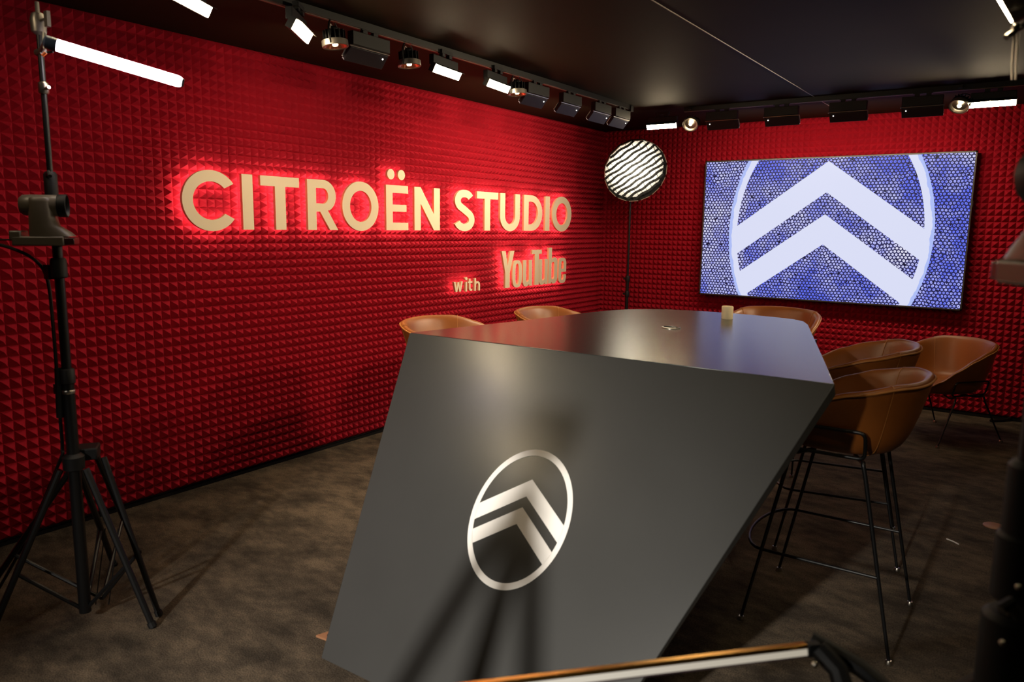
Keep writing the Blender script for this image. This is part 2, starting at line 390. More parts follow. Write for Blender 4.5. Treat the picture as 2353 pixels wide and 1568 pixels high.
# emblem, in (x, v) on the face
def onface(x, v, h=0.0012): return Vector((x, -5.545, 0)) + UPF * v + NF * h
ex, ev, ea, eb, ia, ib, ms = 2.486, .651, .190, .243, .1715, .2205, .72
bm = bmesh.new(); N_ = 96
o1 = [bm.verts.new(onface(ex + ea * math.cos(2 * PI * i / N_), ev + eb * math.sin(2 * PI * i / N_))) for i in range(N_)]
i1 = [bm.verts.new(onface(ex + ia * math.cos(2 * PI * i / N_), ev + ib * math.sin(2 * PI * i / N_))) for i in range(N_)]
for i in range(N_): bm.faces.new((o1[i], o1[(i + 1) % N_], i1[(i + 1) % N_], i1[i]))
for t0, t1 in ((.725, .786), (.627, .686)):
    xs = sorted(set([ex + (ia * 1.01) * (k / 60) for k in range(-60, 61)])); prev = None
    for x in xs:
        e = max(0, 1 - ((x - ex) / (ia * 1.01)) ** 2) ** .5 * ib * 1.01; d = ms * abs(x - ex)
        lo = max(t0 - d, ev - e); hi_ = min(t1 - d, ev + e)
        cur = (bm.verts.new(onface(x, lo)), bm.verts.new(onface(x, hi_))) if hi_ > lo else None
        if cur and prev: bm.faces.new((prev[0], cur[0], cur[1], prev[1]))
        prev = cur
mbx = MB(); mbx.bm = bm
e_ = P(tb, mbx, 'emblem', M['decal'], smooth=None); e_['label'] = 'flat white oval emblem with two chevrons'
md = e_.modifiers.new('solid', 'SOLIDIFY'); md.thickness = .001; md.offset = 0
# cable grommet in the tabletop
g = P(tb, MB().lathe([(.043, 0), (.043, .004), (.036, .005), (.036, .002), (0, .002)], 28, Matrix.Translation((2.474, -3.92, TH))), 'cable_grommet', M['satin'])
gl = MB().box((2.474, -3.925, TH + .0045), (.062, .022, .004)).build('grommet_flap', M['blkrough'], parent=g, smooth=None); gl.data.transform(Matrix.Translation(-tb.location))
cup = MB().lathe([(0, 0), (.027, 0), (.0285, .002), (.029, .060), (.0285, .064), (.026, .0655), (.024, .0645), (.023, .058), (0, .058)], 36, Matrix.Translation((2.557, -3.40, TH))).build('cup', M['cup'], smooth=40, origin=(2.557, -3.40, TH))
tag(cup, 'small cream round cup alone on the far part of the tabletop', 'cup')

# ------------------------------------------------------------------ leather stools and chair
def shell_mesh(seat, hk=1.0):
    """closed bucket shell, forward = +x"""
    bm = bmesh.new(); n = 64; rings = []
    def rim(phi):   # phi: 0 = back (-x), 180 = front
        a = abs(phi)
        K = [(0, .245), (45, .238), (75, .205), (100, .165), (120, .115), (138, .055), (155, .012), (180, .0)]
        for (a0, h0), (a1, h1) in zip(K, K[1:]):
            if a <= a1:
                t = (a - a0) / (a1 - a0); t = t * t * (3 - 2 * t) * .5 + t * .5; return h0 + (h1 - h0) * t
    prof_in = [(0, .012, 0), (.35, .012, 0), (.60, .014, .0), (.72, .02, .05), (.80, .0, .22), (.87, 0, .50), (.94, 0, .78), (.985, 0, .95)]
    prof_out = [(1.04, 0, 1.012), (1.095, 0, 1.0), (1.115, 0, .945), (1.075, 0, .78), (1.0, 0, .48), (.92, -.01, .22), (.82, -.028, .04), (.66, -.046, 0), (.4, -.052, 0), (0, -.052, 0)]
    for k, (r, dz, s) in enumerate(prof_in + prof_out):
        ring = []
        for j in range(n):
            phi = -180 + 360 * j / n; a = math.radians(phi); h = rim(phi) * hk
            ca, sa = math.cos(a), math.sin(a)
            # superellipse plan, a bit longer to the front
            e = 2.5; den = (abs(ca) ** e + abs(sa) ** e) ** (1 / e)
            R = .262 / den; RX_ = R * (1.0 if ca > 0 else .98)
            flare = 1.0
            if abs(phi) > 120 and r > .7: flare = 1 - .02 * (abs(phi) - 120) / 60
            fr = min(1, max(0, (abs(phi) - 115) / 50))
            x = -ca * RX_ * r * flare; y = sa * R * r * flare
            hh = h * s + dz
            if k >= len(prof_in) and s < 1: hh = min(hh, h) if s > .04 else hh
            z = seat + hh - .02 * fr * (1 if r > .7 else 0)
            ring.append((x, y, z))
        rings.append(ring)
    vr = []
    for ring in rings:
        if abs(ring[0][0]) < 1e-6 and abs(ring[n // 4][1]) < 1e-6: vr.append([bm.verts.new(ring[0])])
        else: vr.append([bm.verts.new(p) for p in ring])
    for A, B in zip(vr, vr[1:]):
        for j in range(n):
            a0, a1 = (A[0], A[0]) if len(A) == 1 else (A[j], A[(j + 1) % n]); b0, b1 = (B[0], B[0]) if len(B) == 1 else (B[j], B[(j + 1) % n])
            f = [a0, a1, b1, b0]; f = [q for i, q in enumerate(f) if q not in f[:i]]
            bm.faces.new(f)
    mb = MB(); mb.bm.free(); mb.bm = bm
    return mb, rings, n
def make_seat(kind):
    seat = .745 if kind == 'bar' else .375
    t = empty('bar_stool' if kind == 'bar' else 'armchair', (0, 0, 0))
    mb, rings, n = shell_mesh(seat, 1.0 if kind == 'bar' else 1.30)
    sh = mb.build('shell', M['leather'], t, smooth=60, sub=1)
    lip = rings[10]   # outer rim edge
    pts = [Vector(lip[j]) * 1 + Vector((0, 0, .001)) for j in range(n)]
    MB().tube([p for p in pts[6:n - 5]], .0045, 6).build('rim_piping', M['seam'], t, smooth=60)
    for ph in (-52, 52):     # stitched seams running down the back corners
        j = int((ph + 180) / 360 * n) % n
        path = [Vector(rings[k][j]) for k in range(3, 17)]
        path = [p + (Vector((p.x, p.y, 0)).normalized() * (-.0015 if i < 5 else .0015)) + Vector((0, 0, .001 if 3 < i < 8 else 0)) for i, p in enumerate(path)]
        MB().tube(fillet(path, .02, 2), .0014, 5).build('seam', M['seam'], t, smooth=60)
    zf = seat - .035; wr = .0075 if kind == 'bar' else .0065
    fx = .26 if kind == 'bar' else .27
    for sy in (-1, 1):
        yb = sy * .235
        loop = fillet([(-.125, yb, zf), (-.125, sy * .262, zf + .10), (.16, sy * .262, zf + .10), (.155, yb, zf)], .025, 4, True)
        MB().tube(loop, wr * .9, 8, closed=True).build('side_loop', M['blkmetal'], t, smooth=60)
        for sx in (-1, 1):
            tx = -.118 if sx < 0 else .118
            leg = fillet([(tx * .6, sy * .10, seat - .062), (tx, sy * .195, zf - .028), (tx, yb, zf - .006), (tx + sx * .012, sy * (.238), zf - .05), (sx * fx, sy * fx, .012)], .02, 4)
            L_ = MB().tube(leg, [wr] * (len(leg) - 1) + [wr * .8], 10).build('leg', M['blkmetal'], t, smooth=60)
            MB().lathe([(0, 0), (.012, 0), (.013, .006), (.009, .016), (0, .017)], 12, Matrix.Translation((sx * fx, sy * fx, 0))).build('foot_glide', M['satin'], L_)
    if kind == 'bar':
        def at(sx, sy, z):
            k = 1 - z / (zf - .05); return Vector((sx * (fx - (fx - .13) * (1 - k)), sy * (fx - (fx - .238) * (1 - k)), z))
        z = .30; b1, f1, f2, b2 = at(-1, -1, z), at(1, -1, z), at(1, 1, z), at(-1, 1, z)
        cur = [b1, f1]
        for k in range(1, 12):
            a = -PI / 2 + PI * k / 12; cur.append(Vector((f1.x + .10 * math.cos(a), f1.y * abs(math.sin(a)) * (1 if a < 0 else -1), z)))
        cur += [f2, b2]
        MB().tube(cur, .006, 8).build('footrest', M['blkmetal'], t, smooth=60)
    return t
stool = make_seat('bar'); GS = 'tan leather bar stools round the table'
def place(o, x, y, rz, label, cat, group=None):
    o.location = (x, y, 0); o.rotation_euler = (0, 0, math.radians(rz)); tag(o, label, cat, group)
s2 = copy_tree(stool); s3 = copy_tree(stool); s4 = copy_tree(stool); s5 = copy_tree(stool)
place(stool, 3.282, -4.152, 180, 'tan leather bar stool with black wire legs nearest on the right of the table', 'stool', GS)
place(s2, 3.15, -3.37, 190, 'second tan leather bar stool on the right, behind the nearest one', 'stool', GS)
place(s3, 1.27, -3.99, 0, 'tan leather bar stool on the left of the table, near its front corner', 'stool', GS)
place(s4, 1.45, -3.16, 0, 'tan leather bar stool on the left of the table, farther back by the lettered wall', 'stool', GS)
place(s5, 2.46, -2.28, -90, 'tan leather bar stool at the far end of the table below the television', 'stool', GS)
ch = make_seat('low')
ch.scale = (1.07, 1.07, 1.04)
place(ch, 3.33, -.86, -128, 'low tan leather armchair with thin black legs standing by the back wall', 'armchair')

# ------------------------------------------------------------------ track, lamps
def track(name, a, b, label):
    a, b = Vector(a), Vector(b); c = (a + b) / 2; d = b - a
    t = empty(name, (c.x, c.y, H), 0, label, 'light track')
    sz = (abs(d.x) + .034, .034, .034) if abs(d.x) > abs(d.y) else (.034, abs(d.y) + .034, .034)
    P(t, MB().box((c.x, c.y, H - .018), sz), 'rail', M['blkmetal'], smooth=None)
    sz2 = tuple(s if s > .1 else .014 for s in sz); P(t, MB().box((c.x, c.y, H - .0365), (sz2[0], sz2[1], .003)), 'rail_slot', mat('rail_edge', (.10, .07, .05), .4), smooth=None)
    e = MB().box(b + Vector((0, 0, H - .03)), (.045, .045, .045)); P(t, e, 'end_cap', M['blkrough'], smooth=None)
    return t
TX, TY = 1.0, -1.12
track('ceiling_track', (TX, -10, 0), (TX, -1.45, 0), 'black light track along the ceiling beside the lettered wall')
track('ceiling_track', (1.35, TY, 0), (4.6, TY, 0), 'black light track along the ceiling in front of the television wall')
track('ceiling_track', (4.6, -10, 0), (4.6, -1.5, 0), 'added black light track, unseen at the right side of the room, for fill lamps')  # added track, out of view, only there to hold the fill lamps
def adapter(t, length=.12):
    MB().box((0, 0, .105), (.028, length, .02)).box((0, length * .3, .088), (.022, .03, .02)).box((0, -length * .3, .088), (.022, .03, .02)).build('adapter', M['blkrough'], t, smooth=None)
ZL = 2.345
def room_lamp():      # bright linear head, long axis local y, light goes to +x and down
    t = empty('linear_lamp', (0, 0, 0)); adapter(t)
    MB().box((-.012, 0, .050), (.03, .26, .055)).build('driver_box', M['blkrough'], t, bevel=.003)
    th = math.radians(29); n = Vector((math.cos(th), 0, -math.sin(th))); u = Vector((math.sin(th), 0, math.cos(th)))
    c = Vector((.012, 0, 0)); rot = Matrix((n, Vector((0, 1, 0)), u)).transposed()
    hd = MB().box(c - n * .018, (.03, .27, .050), rot).box(c + n * .008 + u * .026, (.030, .27, .003), rot)
    hd.build('lamp_head', M['blkrough'], t, smooth=None)
    MB().box(c, (.008, .262, .044), rot).build('diffuser', M['lamp_on'], t, smooth=None)
    return t
def wash_lamp():      # linear wall washer, aims to -x and down; its dark back faces the room
    t = empty('wall_washer', (0, 0, 0)); adapter(t)
    MB().box((0, 0, .048), (.04, .255, .065)).build('driver_box', M['blkrough'], t, bevel=.003)
    rot = Matrix.Rotation(math.radians(40), 3, 'Y')
    MB().box(Vector((-.028, 0, -.018)), (.022, .258, .078), rot).build('lamp_head', M['purple'], t, bevel=.002)
    MB().tube([(.004, -.136, .012), (.004, .136, .012)], .004, 8).build('hinge_rod', M['satin'], t)
    MB().sphere((-.008, .10, -.012), .0045, 8).build('indicator', M['dot'], t)
    MB().box(Vector((-.041, 0, -.007)), (.003, .26, .06), rot).build('diffuser', M['white'], t, smooth=None)
    return t
RL, WL = room_lamp(), wash_lamp()
rl_used, wl_used = [False], [False]
def put(proto, used, x, y, rz, label, group, tilt=0):
    o = proto if not used[0] else copy_tree(proto); used[0] = True
    o.location = (x, y, ZL); o.rotation_euler = (tilt, 0, math.radians(rz)); tag(o, label, 'ceiling lamp', group); return o
G1, G2 = 'lit linear lamps on the ceiling tracks', 'wall washers on the ceiling tracks'
put(RL, rl_used, 1.02, -5.35, 28, 'bright linear lamp cut by the top edge above the end of the tube light', G1)
put(RL, rl_used, 1.03, -4.82, 36, 'bright linear lamp on the left track hanging from an angled arm', G1)
put(RL, rl_used, 1.01, -3.78, 8, 'bright linear lamp between two round spotlights on the left track', G1)
put(RL, rl_used, 1.01, -3.29, 8, 'bright linear lamp next to the third round spotlight on the left track', G1)
put(RL, rl_used, 1.13, -1.10, -90, 'bright linear lamp in the corner above the round softbox', G1)
o = put(RL, rl_used, 3.484, -1.10, -90, 'bright linear lamp at the right end of the back track', G1)
L_ = light('fill_beam', 'AREA', (0, 0, 0), (3.6, -3.484, -1.5), K_FILL * 1.15, size=.26, size_y=.05, spread=80); L_.parent = o; L_.location = (.04, 0, -.005)
for y in (-6.4,): put(RL, rl_used, 1.01, y, 10, 'linear lamp on the left track outside the picture', G1)
put(RL, rl_used, 1.01, -5.72, 10, 'linear lamp on the left track just above the picture', G1)
for y in (-2.85, -4.6):  # lamps added out of view to fill the lettered wall with light
    o = put(RL, rl_used, 4.6, y, 180, 'linear lamp added on the unseen right track as fill', G1)
    if y < -3: o['label'] = 'second linear lamp added on the unseen right track as fill'
    if y > -3:
        L_ = light('fill_beam', 'AREA', (0, 0, 0), (4.6, 0, -1.0), K_FILL, size=.26, size_y=.05, spread=85); L_.parent = o; L_.location = (.04, 0, -.005)
wl_sp = [(1.0, -4.36), (1.0, -2.83), (1.0, -2.39), (1.0, -1.93), (1.0, -1.60)]
wlab = ['wall washer between the first two round spotlights on the left track', 'wall washer right of the third round spotlight on the left track',
        'second wall washer right of the third round spotlight', 'wall washer third from the corner with a bright hinge rod', 'wall washer last on the left track before the corner']
for (x, y), lb in zip(wl_sp, wlab):
    o = put(WL, wl_used, x, y, 0, lb, G2)
    light('wash_light', 'AREA', (x - .06, y, ZL - .03), (-.75, 0, -.66), 7 * K_WASH * {-4.36: 1.15, -2.83: .46, -2.39: .30, -1.93: .28, -1.60: .20}[y], parent=o, size=.26, size_y=.05, spread=150)
for x in (1.65, 2.115, 2.59, 3.07):
    lb = {1.65: 'wall washer over the left end of the television', 2.115: 'wall washer over the left half of the television', 2.59: 'wall washer over the right half of the television', 3.07: 'wall washer over the right end of the television next to the spotlight'}[x]
    o = put(WL, wl_used, x, TY, -90, lb, G2)
    L_ = light('wash_light', 'AREA', (0, 0, 0), (-.75, 0, -.66), 1.9 * K_WASH, size=.26, size_y=.05, spread=130)
    L_.parent = o; L_.location = (-.06, 0, -.03)
    for c in kids(o):
        if c.name.startswith('indicator'): c.scale.y = -1

def spotlight(x, y, aim, label, power):
    t = empty('round_spotlight', (x, y, ZL), 0, label, 'spotlight', 'round spotlights on the ceiling tracks')
    MB().box((0, 0, .118), (.026, .09, .02)).build('adapter', M['blkrough'], t, smooth=None)
    MB().lathe([(0, .098), (.012, .098), (.012, .108), (0, .108)], 12).build('neck', M['dotr'] if False else mat('red_neck', (.22, .01, .008), .5), t)
    d = Vector(aim).normalized(); q = d.to_track_quat('-Z', 'Y').to_matrix().to_4x4(); mt = q
    # arch yoke
    yo = [mt @ Vector(p) for p in ([(.066, 0, -.01)] + [(.067 * math.cos(math.radians(a)), 0, .03 + .078 * math.sin(math.radians(a))) for a in range(0, 181, 15)] + [(-.066, 0, -.01)])]
    MB().tube(yo, .0045, 6).build('yoke', M['blkmetal'], t)
    MB().lathe([(.060, -.016), (.062, -.014), (.062, .012), (.057, .014), (.055, -.012), (.060, -.016)], 32, mt, caps=False).build('ring', M['lampmetal'], t)
    hs = MB()
    for k in range(14):
        a = 2 * PI * k / 14; hs.box(mt @ Vector((.036 * math.cos(a), .036 * math.sin(a), .036)), (.034, .003, .046), (mt.to_3x3() @ Matrix.Rotation(a, 3, 'Z')))
    hs.lathe([(.026, .014), (.026, .066), (.016, .078), (0, .078)], 16, mt)
    hs.build('heat_sink', M['blkrough'], t, smooth=None)
    MB().lathe([(.0555, -.012), (.045, .004), (.02, .012), (0, .012)], 32, mt, caps=False).build('reflector', mat('wall_red_painted_reflector', (.75, .25, .15), .2, metal=.9) if abs(d.z) > .85 else M['satin'], t)  # downward reflectors: the red wall's reflection is painted into the metal colour
    MB().lathe([(0, -.012), (.012, -.010), (.014, -.004), (.010, .006), (0, .008)], 16, mt).build('bulb', M['bulb'], t)
    MB().tube([mt @ Vector(p) for p in [(.0, .0, .06), (.012, 0, .078), (.03, 0, .082), (.042, 0, .062), (.04, 0, .04)]], .002, 6).build('wire', M['white'], t)
    L_ = light('spot_beam', 'SPOT', (0, 0, 0), d, power, parent=None, size=.04, spot=62, blend=.9); L_.parent = t; L_.location = d * .03
    return t
spotlight(1.0, -4.585, (.10, .05, -1), 'round spotlight with pale ring beside the angled lamp on the left track', K_SPOT)
spotlight(1.0, -4.07, (.08, .02, -1), 'second round spotlight on the left track, dark ring, red wall reflection painted below', K_SPOT * 1.6)
spotlight(1.0, -3.06, (.08, 0, -1), 'small third round spotlight beside a lit lamp on the left track', K_SPOT * 1.2)
spotlight(1.39, TY, (.15, -.75, -.55), 'round spotlight on the back track beside the corner lamp', K_SPOT * .15)
spotlight(3.295, TY, (-.15, -.62, -.75), 'round spotlight on the back track beside the right lamp', K_SPOT * .15)

# ------------------------------------------------------------------ wall sign
FX, DEP = .10, .018
def rear(me):
    b = bmesh.new(); b.from_mesh(me)
    bmesh.ops.reverse_faces(b, faces=[f for f in b.faces if f.normal.x > 0]); b.to_mesh(me); b.free()
def sign_letter(polys, label, cat_group, y0, y1, zb, zt, extra=None):
    """polys: list of (outer, holes) in unit box; u along +y, v up"""
    def ex(polys, xb, xf, back_only=False):
        bm = bmesh.new()
        for outer, holes in polys:
            loops = [outer] + holes
            W3 = [[Vector((0, y0 + (y1 - y0) * u, zb + (zt - zb) * v)) for u, v in lp] for lp in loops]
            flat = [p for lp in W3 for p in lp]
            tris = tessellate_polygon(W3)
            F = [bm.verts.new((xf, p.y, p.z)) for p in flat]; Bk = [bm.verts.new((xb, p.y, p.z)) for p in flat]
            for a, b, c in tris:
                if len({a, b, c}) < 3: continue
                try:
                    if not back_only: bm.faces.new((F[a], F[b], F[c]))
                    bm.faces.new((Bk[a], Bk[c], Bk[b]))
                except ValueError: pass
            k = 0
            for lp in ([] if back_only else W3):
                n = len(lp)
                for i in range(n):
                    try: bm.faces.new((F[k + i], Bk[k + i], Bk[k + (i + 1) % n], F[k + (i + 1) % n]))
                    except ValueError: pass
                k += n
        # normals: front +x
        mb = MB(); mb.bm.free(); mb.bm = bm; return mb
    t = empty('sign_letter', (FX - DEP, (y0 + y1) / 2, zb), 0, label, 'letter', cat_group)
    f = ex(polys, FX - DEP, FX); me = f.mesh('letter_body'); me.materials.append(M['cream']); me.materials.append(M['haloedge'])
    for p in me.polygons: p.material_index = 0 if abs(p.normal.x) > .5 else 1
    me.transform(Matrix.Translation(-t.location)); o = bpy.data.objects.new('letter_body', me); COL.objects.link(o); o.parent = t
    bl = ex(polys, FX - DEP - .0012, FX - DEP, True); me = bl.mesh('backlight'); rear(me); me.materials.append(M['halo']); me.transform(Matrix.Translation(-t.location))
    o = bpy.data.objects.new('backlight', me); COL.objects.link(o); o.parent = t
    pin = MB(); tr_ = []
    for outer, holes in polys:
        fl = [Vector((u, v, 0)) for lp in [outer] + holes for u, v in lp]
        for q in tessellate_polygon([[Vector((u, v, 0)) for u, v in lp] for lp in [outer] + holes]):
            A_, B_, C_ = (fl[i] for i in q); tr_.append(((B_ - A_).cross(C_ - A_).length, (A_ + B_ + C_) / 3))
    tr_.sort(key=lambda t: -t[0])
    for _, g_c in tr_[:2]:
        py, pz = y0 + (y1 - y0) * g_c.x - t.location.y, (zt - zb) * g_c.y
        pin.tube([(-(FX - DEP) + .012, py, pz), (-.002, py, pz)], .0025, 6)
    pin.build('standoff_pin', M['satin'], t)
    if extra:
        for (u, v, ru, rv) in extra:
            pl = [([(u + ru * math.cos(2 * PI * i / 28), v + rv * math.sin(2 * PI * i / 28)) for i in range(28)], [])]
            d = ex(pl, FX - DEP, FX); me = d.mesh('dot'); me.materials.append(M['cream']); me.materials.append(M['haloedge'])
            for p in me.polygons: p.material_index = 0 if abs(p.normal.x) > .5 else 1
            me.transform(Matrix.Translation(-t.location)); dd = bpy.data.objects.new('dot', me); COL.objects.link(dd); dd.parent = t
            d = ex(pl, FX - DEP - .0012, FX - DEP, True); me = d.mesh('dot_backlight'); rear(me); me.materials.append(M['halo']); me.transform(Matrix.Translation(-t.location))
            d2 = bpy.data.objects.new('dot_backlight', me); COL.objects.link(d2); d2.parent = dd
    return t
def A2(cx, cy, rx, ry, a0, a1, n=24): return [(cx + rx * math.cos(math.radians(a0 + (a1 - a0) * i / n)), cy + ry * math.sin(math.radians(a0 + (a1 - a0) * i / n))) for i in range(n + 1)]
def gl_O(su, sv): return [(A2(.5, .5, .5, .5, 0, 360, 56)[:-1], [A2(.5, .5, .5 - su, .5 - sv, 0, 360, 56)[:-1]])]
def gl_C(su, sv):
    # one C: centre shifted right so that the terminals reach the box edge
    rx = .565; o = A2(rx, .5, rx, .5, 36, 324, 48); i = A2(rx, .5, rx - su, .5 - sv, 324 - 6, 36 + 6, 44)
    k = 1 / max(p[0] for p in o + i); return [([(x * k, y) for x, y in o + i], [])]
def gl_I(): return [([(0, 0), (1, 0), (1, 1), (0, 1)], [])]
def gl_T(a, b, sv): return [([(a, 0), (b, 0), (b, 1 - sv), (1, 1 - sv), (1, 1), (0, 1), (0, 1 - sv), (a, 1 - sv)], [])]
def gl_E(su, sv): return [([(0, 0), (1, 0), (1, sv), (su, sv), (su, .5 - sv * .5), (.92, .5 - sv * .5), (.92, .5 + sv * .42), (su, .5 + sv * .42), (su, 1 - sv), (1, 1 - sv), (1, 1), (0, 1)], [])]
def gl_N(su): return [([(0, 0), (su, 0), (su, .62), (1 - su, 0), (1, 0), (1, 1), (1 - su, 1), (1 - su, .38), (su, 1), (0, 1)], [])]
def gl_R(su, sv):
    cy = 1 - .32; r = .32
    outer = [(0, 0), (su, 0), (su, .365), (.40, .365), (.72, 0), (1.0, 0), (.66, .395)] + A2(.52, cy, .42, r, -62, 90, 16) + [(0, 1)]
    hole = [(su, .365 + sv), (.50, .365 + sv)] + A2(.50, cy, .42 - su + .04, r - sv, -80, 84, 14) + [(su, 1 - sv)]
    return [(outer, [hole])]
def gl_U(su, sv): return [([(0, 1), (su, 1)] + [(su, .40)] + A2(.5, .40, .5 - su, .40 - sv, 180, 360, 20)[1:] + [(1 - su, 1), (1, 1)] + A2(.5, .40, .5, .40, 360, 180, 22), [])]
def gl_D(su, sv):
    outer = [(0, 0), (.36, 0)] + A2(.40, .5, .60, .5, -86, 86, 26) + [(.36, 1), (0, 1)]
    hole = [(su, sv), (.36, sv)] + A2(.38, .5, .62 - su, .5 - sv, -86, 86, 26) + [(.36, 1 - sv), (su, 1 - sv)]
    return [(outer, [hole])]
def stroke(pts, wu, wv):
    """offset a polyline; wu / wv = half widths across in u and v"""
    L, R_ = [], []
    for i, p in enumerate(pts):
        a = pts[max(i - 1, 0)]; c = pts[min(i + 1, len(pts) - 1)]; tx, ty = (c[0] - a[0]) / wu, (c[1] - a[1]) / wv
        l = math.hypot(tx, ty) or 1; nx, ny = -ty / l, tx / l; k = 1
        if 0 < i < len(pts) - 1:
            t1 = ((p[0] - a[0]) / wu, (p[1] - a[1]) / wv); l1 = math.hypot(*t1) or 1
            k = 1 / max(.35, abs((-t1[1] / l1) * nx + (t1[0] / l1) * ny))
        L.append((p[0] + nx * wu * k, p[1] + ny * wv * k)); R_.append((p[0] - nx * wu * k, p[1] - ny * wv * k))
    return [(L + R_[::-1], [])]
def gl_S(su, sv):
    wu, wv = su / 2, sv / 2; t_ = .5 - wu
    pts = A2(.52, .735, .42 - wu + .02, .265 - wv, 28, 90, 8) + A2(.46, .735, .42 - wu, .265 - wv, 92, 232, 18) + [(.5, .515)] + A2(.52, .275, .46 - wu, .275 - wv, 52, -90, 18) + A2(.48, .275, .48 - wu, .275 - wv, -92, -160, 9)
    return stroke(pts, wu, wv)
SGN = 'raised cream letters of the upper sign line'
U0, U1 = 1.461, 1.772
row = [(gl_C(.205, .185), -4.852, -4.537, 'C', 'big cream letter C at the left end of the wall sign', 1.452, 1.781),
       (gl_I(), -4.482, -4.410, 'I', 'cream letter I right after the big C of the wall sign', U0, U1),
       (gl_T(.36, .63, .185), -4.357, -4.077, 'T', 'cream letter T between I and R in the upper sign line', U0, U1),
       (gl_R(.28, .165), -4.015, -3.770, 'R', 'cream letter R in the upper sign line', U0, U1),
       (gl_O(.205, .185), -3.731, -3.403, 'O', 'cream letter O between R and the E with two dots', 1.455, 1.779),
       (gl_E(.29, .17), -3.329, -3.106, 'E', 'cream letter E with two dots above it in the wall sign', U0, U1),
       (gl_N(.24), -3.040, -2.757, 'N', 'cream letter N ending the first word of the wall sign', U0, U1),
       (gl_S(.27, .18), -2.588, -2.325, 'S', 'cream letter S starting the second word of the wall sign', 1.456, 1.776),
       (gl_T(.355, .62, .18), -2.299, -2.010, 'T', 'cream letter T between S and U in the second word', U0, U1),
       (gl_U(.245, .19), -1.980, -1.687, 'U', 'cream letter U in the second word of the upper line', 1.456, U1),
       (gl_D(.25, .18), -1.624, -1.325, 'D', 'cream letter D in the second word of the upper line', U0, U1),
       (gl_I(), -1.276, -1.199, 'I', 'narrow cream letter I near the right end of the upper line', U0, U1),
       (gl_O(.215, .185), -1.159, -.806, 'O', 'cream letter O at the right end of the upper sign line', 1.455, 1.779)]
for g_, y0, y1, ch_, lb, zb, zt in row:
    extra = None
    if ch_ == 'E': extra = [(.225, 1.235, .16, .115), (.70, 1.235, .16, .115)]
    sign_letter(g_, lb, SGN, y0, y1, zb, zt, extra)
# condensed lower word
def gl_Y(): return [([(.27, 0), (.64, 0), (.64, .40), (1, 1), (.66, 1), (.455, .60), (.28, 1), (-.03, 1), (.27, .40)], [])]
def gl_o(su=.29, sv=.17):
    def rr(a, b):
        out = []
        for i in range(48):
            t = 2 * PI * i / 48; c, s = math.cos(t), math.sin(t); e = 2.8
            out.append((.5 + a * math.copysign(abs(c) ** (2 / e), c), .5 + b * math.copysign(abs(s) ** (2 / e), s)))
        return out
    return [(rr(.5, .5), [rr(.5 - su - .04, .5 - sv + .05)])]
def gl_u(): return [([(0, 1), (.36, 1), (.36, .22), (.42, .16), (.56, .17), (.64, .23), (.64, 1), (1, 1), (1, 0), (.70, 0), (.67, .07), (.5, .0), (.28, -.02), (.1, .03), (0, .14)], [])]
def gl_b(): return [([(0, 0), (.32, 0), (.34, .05), (.48, -.01), (.72, -.01), (.92, .05), (1, .15), (1, .60), (.92, .69), (.74, .725), (.52, .71), (.36, .66), (.36, 1), (0, 1)], [[(.36, .15), (.44, .11), (.58, .12), (.64, .18), (.64, .56), (.58, .60), (.44, .60), (.36, .56)]])]
def gl_e():
    return [([(.36, .44), (1, .44), (1, .80), (.93, .93), (.78, .99), (.5, 1.01), (.22, .99), (.07, .93), (0, .80), (0, .20), (.07, .08), (.22, .01), (.5, -.01), (.78, .01), (.93, .08), (1, .22), (1, .33), (.66, .33), (.66, .18), (.58, .12), (.44, .12), (.36, .18)],
             [[(.36, .57), (.36, .80), (.43, .87), (.58, .87), (.66, .80), (.66, .57)]])]
G3 = 'condensed cream letters of the lower sign word'
for g_, y0, y1, lb, zb, zt in [(gl_Y(), -1.945, -1.762, 'tall condensed cream letter Y starting the lower sign word', .974, 1.289),
        (gl_o(), -1.790, -1.640, 'condensed cream letter o after the tall Y', .968, 1.206),
        (gl_u(), -1.624, -1.478, 'condensed cream letter u before the T of the lower word', .972, 1.203),
        (gl_T(.28, .72, .115), -1.481, -1.322, 'condensed cream letter T in the middle of the lower word', .973, 1.291),
        (gl_u(), -1.362, -1.215, 'condensed cream letter u between T and b of the lower word', .972, 1.203),
        (gl_b(), -1.203, -1.042, 'condensed cream letter b with tall stem in the lower word', .973, 1.306),
        (gl_e(), -1.022, -.881, 'condensed cream letter e ending the lower sign word', .968, 1.206)]:
    sign_letter(g_, lb, G3, y0, y1, zb, zt)
def gl_w(): return [([(0, 1), (.19, 1), (.31, .33), (.42, .95), (.58, .95), (.69, .33), (.81, 1), (1, 1), (.79, 0), (.61, 0), (.5, .60), (.39, 0), (.21, 0)], [])]
def gl_t(): return [([(.23, 1), (.57, 1), (.57, .78), (1, .78), (1, .64), (.57, .64), (.57, .24), (.66, .15), (.95, .15), (.95, 0), (.5, 0), (.3, .07), (.23, .2), (.23, .64), (0, .64), (0, .78), (.23, .78)], [])]
def gl_h(): return [([(0, 0), (.28, 0), (.28, .46), (.36, .56), (.5, .60), (.64, .56), (.72, .44), (.72, 0), (1, 0), (1, .52), (.90, .66), (.72, .73), (.5, .74), (.28, .66), (.28, 1), (0, 1)], [])]
G4 = 'tiny cream letters of the small sign word'
sign_letter(gl_w(), 'tiny cream letter w of the small word left of the lower sign word', G4, -2.59, -2.478, .982, 1.062)
sign_letter([([(0, 0), (1, 0), (1, .72), (0, .72)], [])], 'tiny cream letter i with a round dot', G4, -2.443, -2.422, .978, 1.085, [(.5, .96, .7, .12)])
sign_letter(gl_t(), 'tiny cream letter t of the small word', G4, -2.410, -2.354, .980, 1.078)
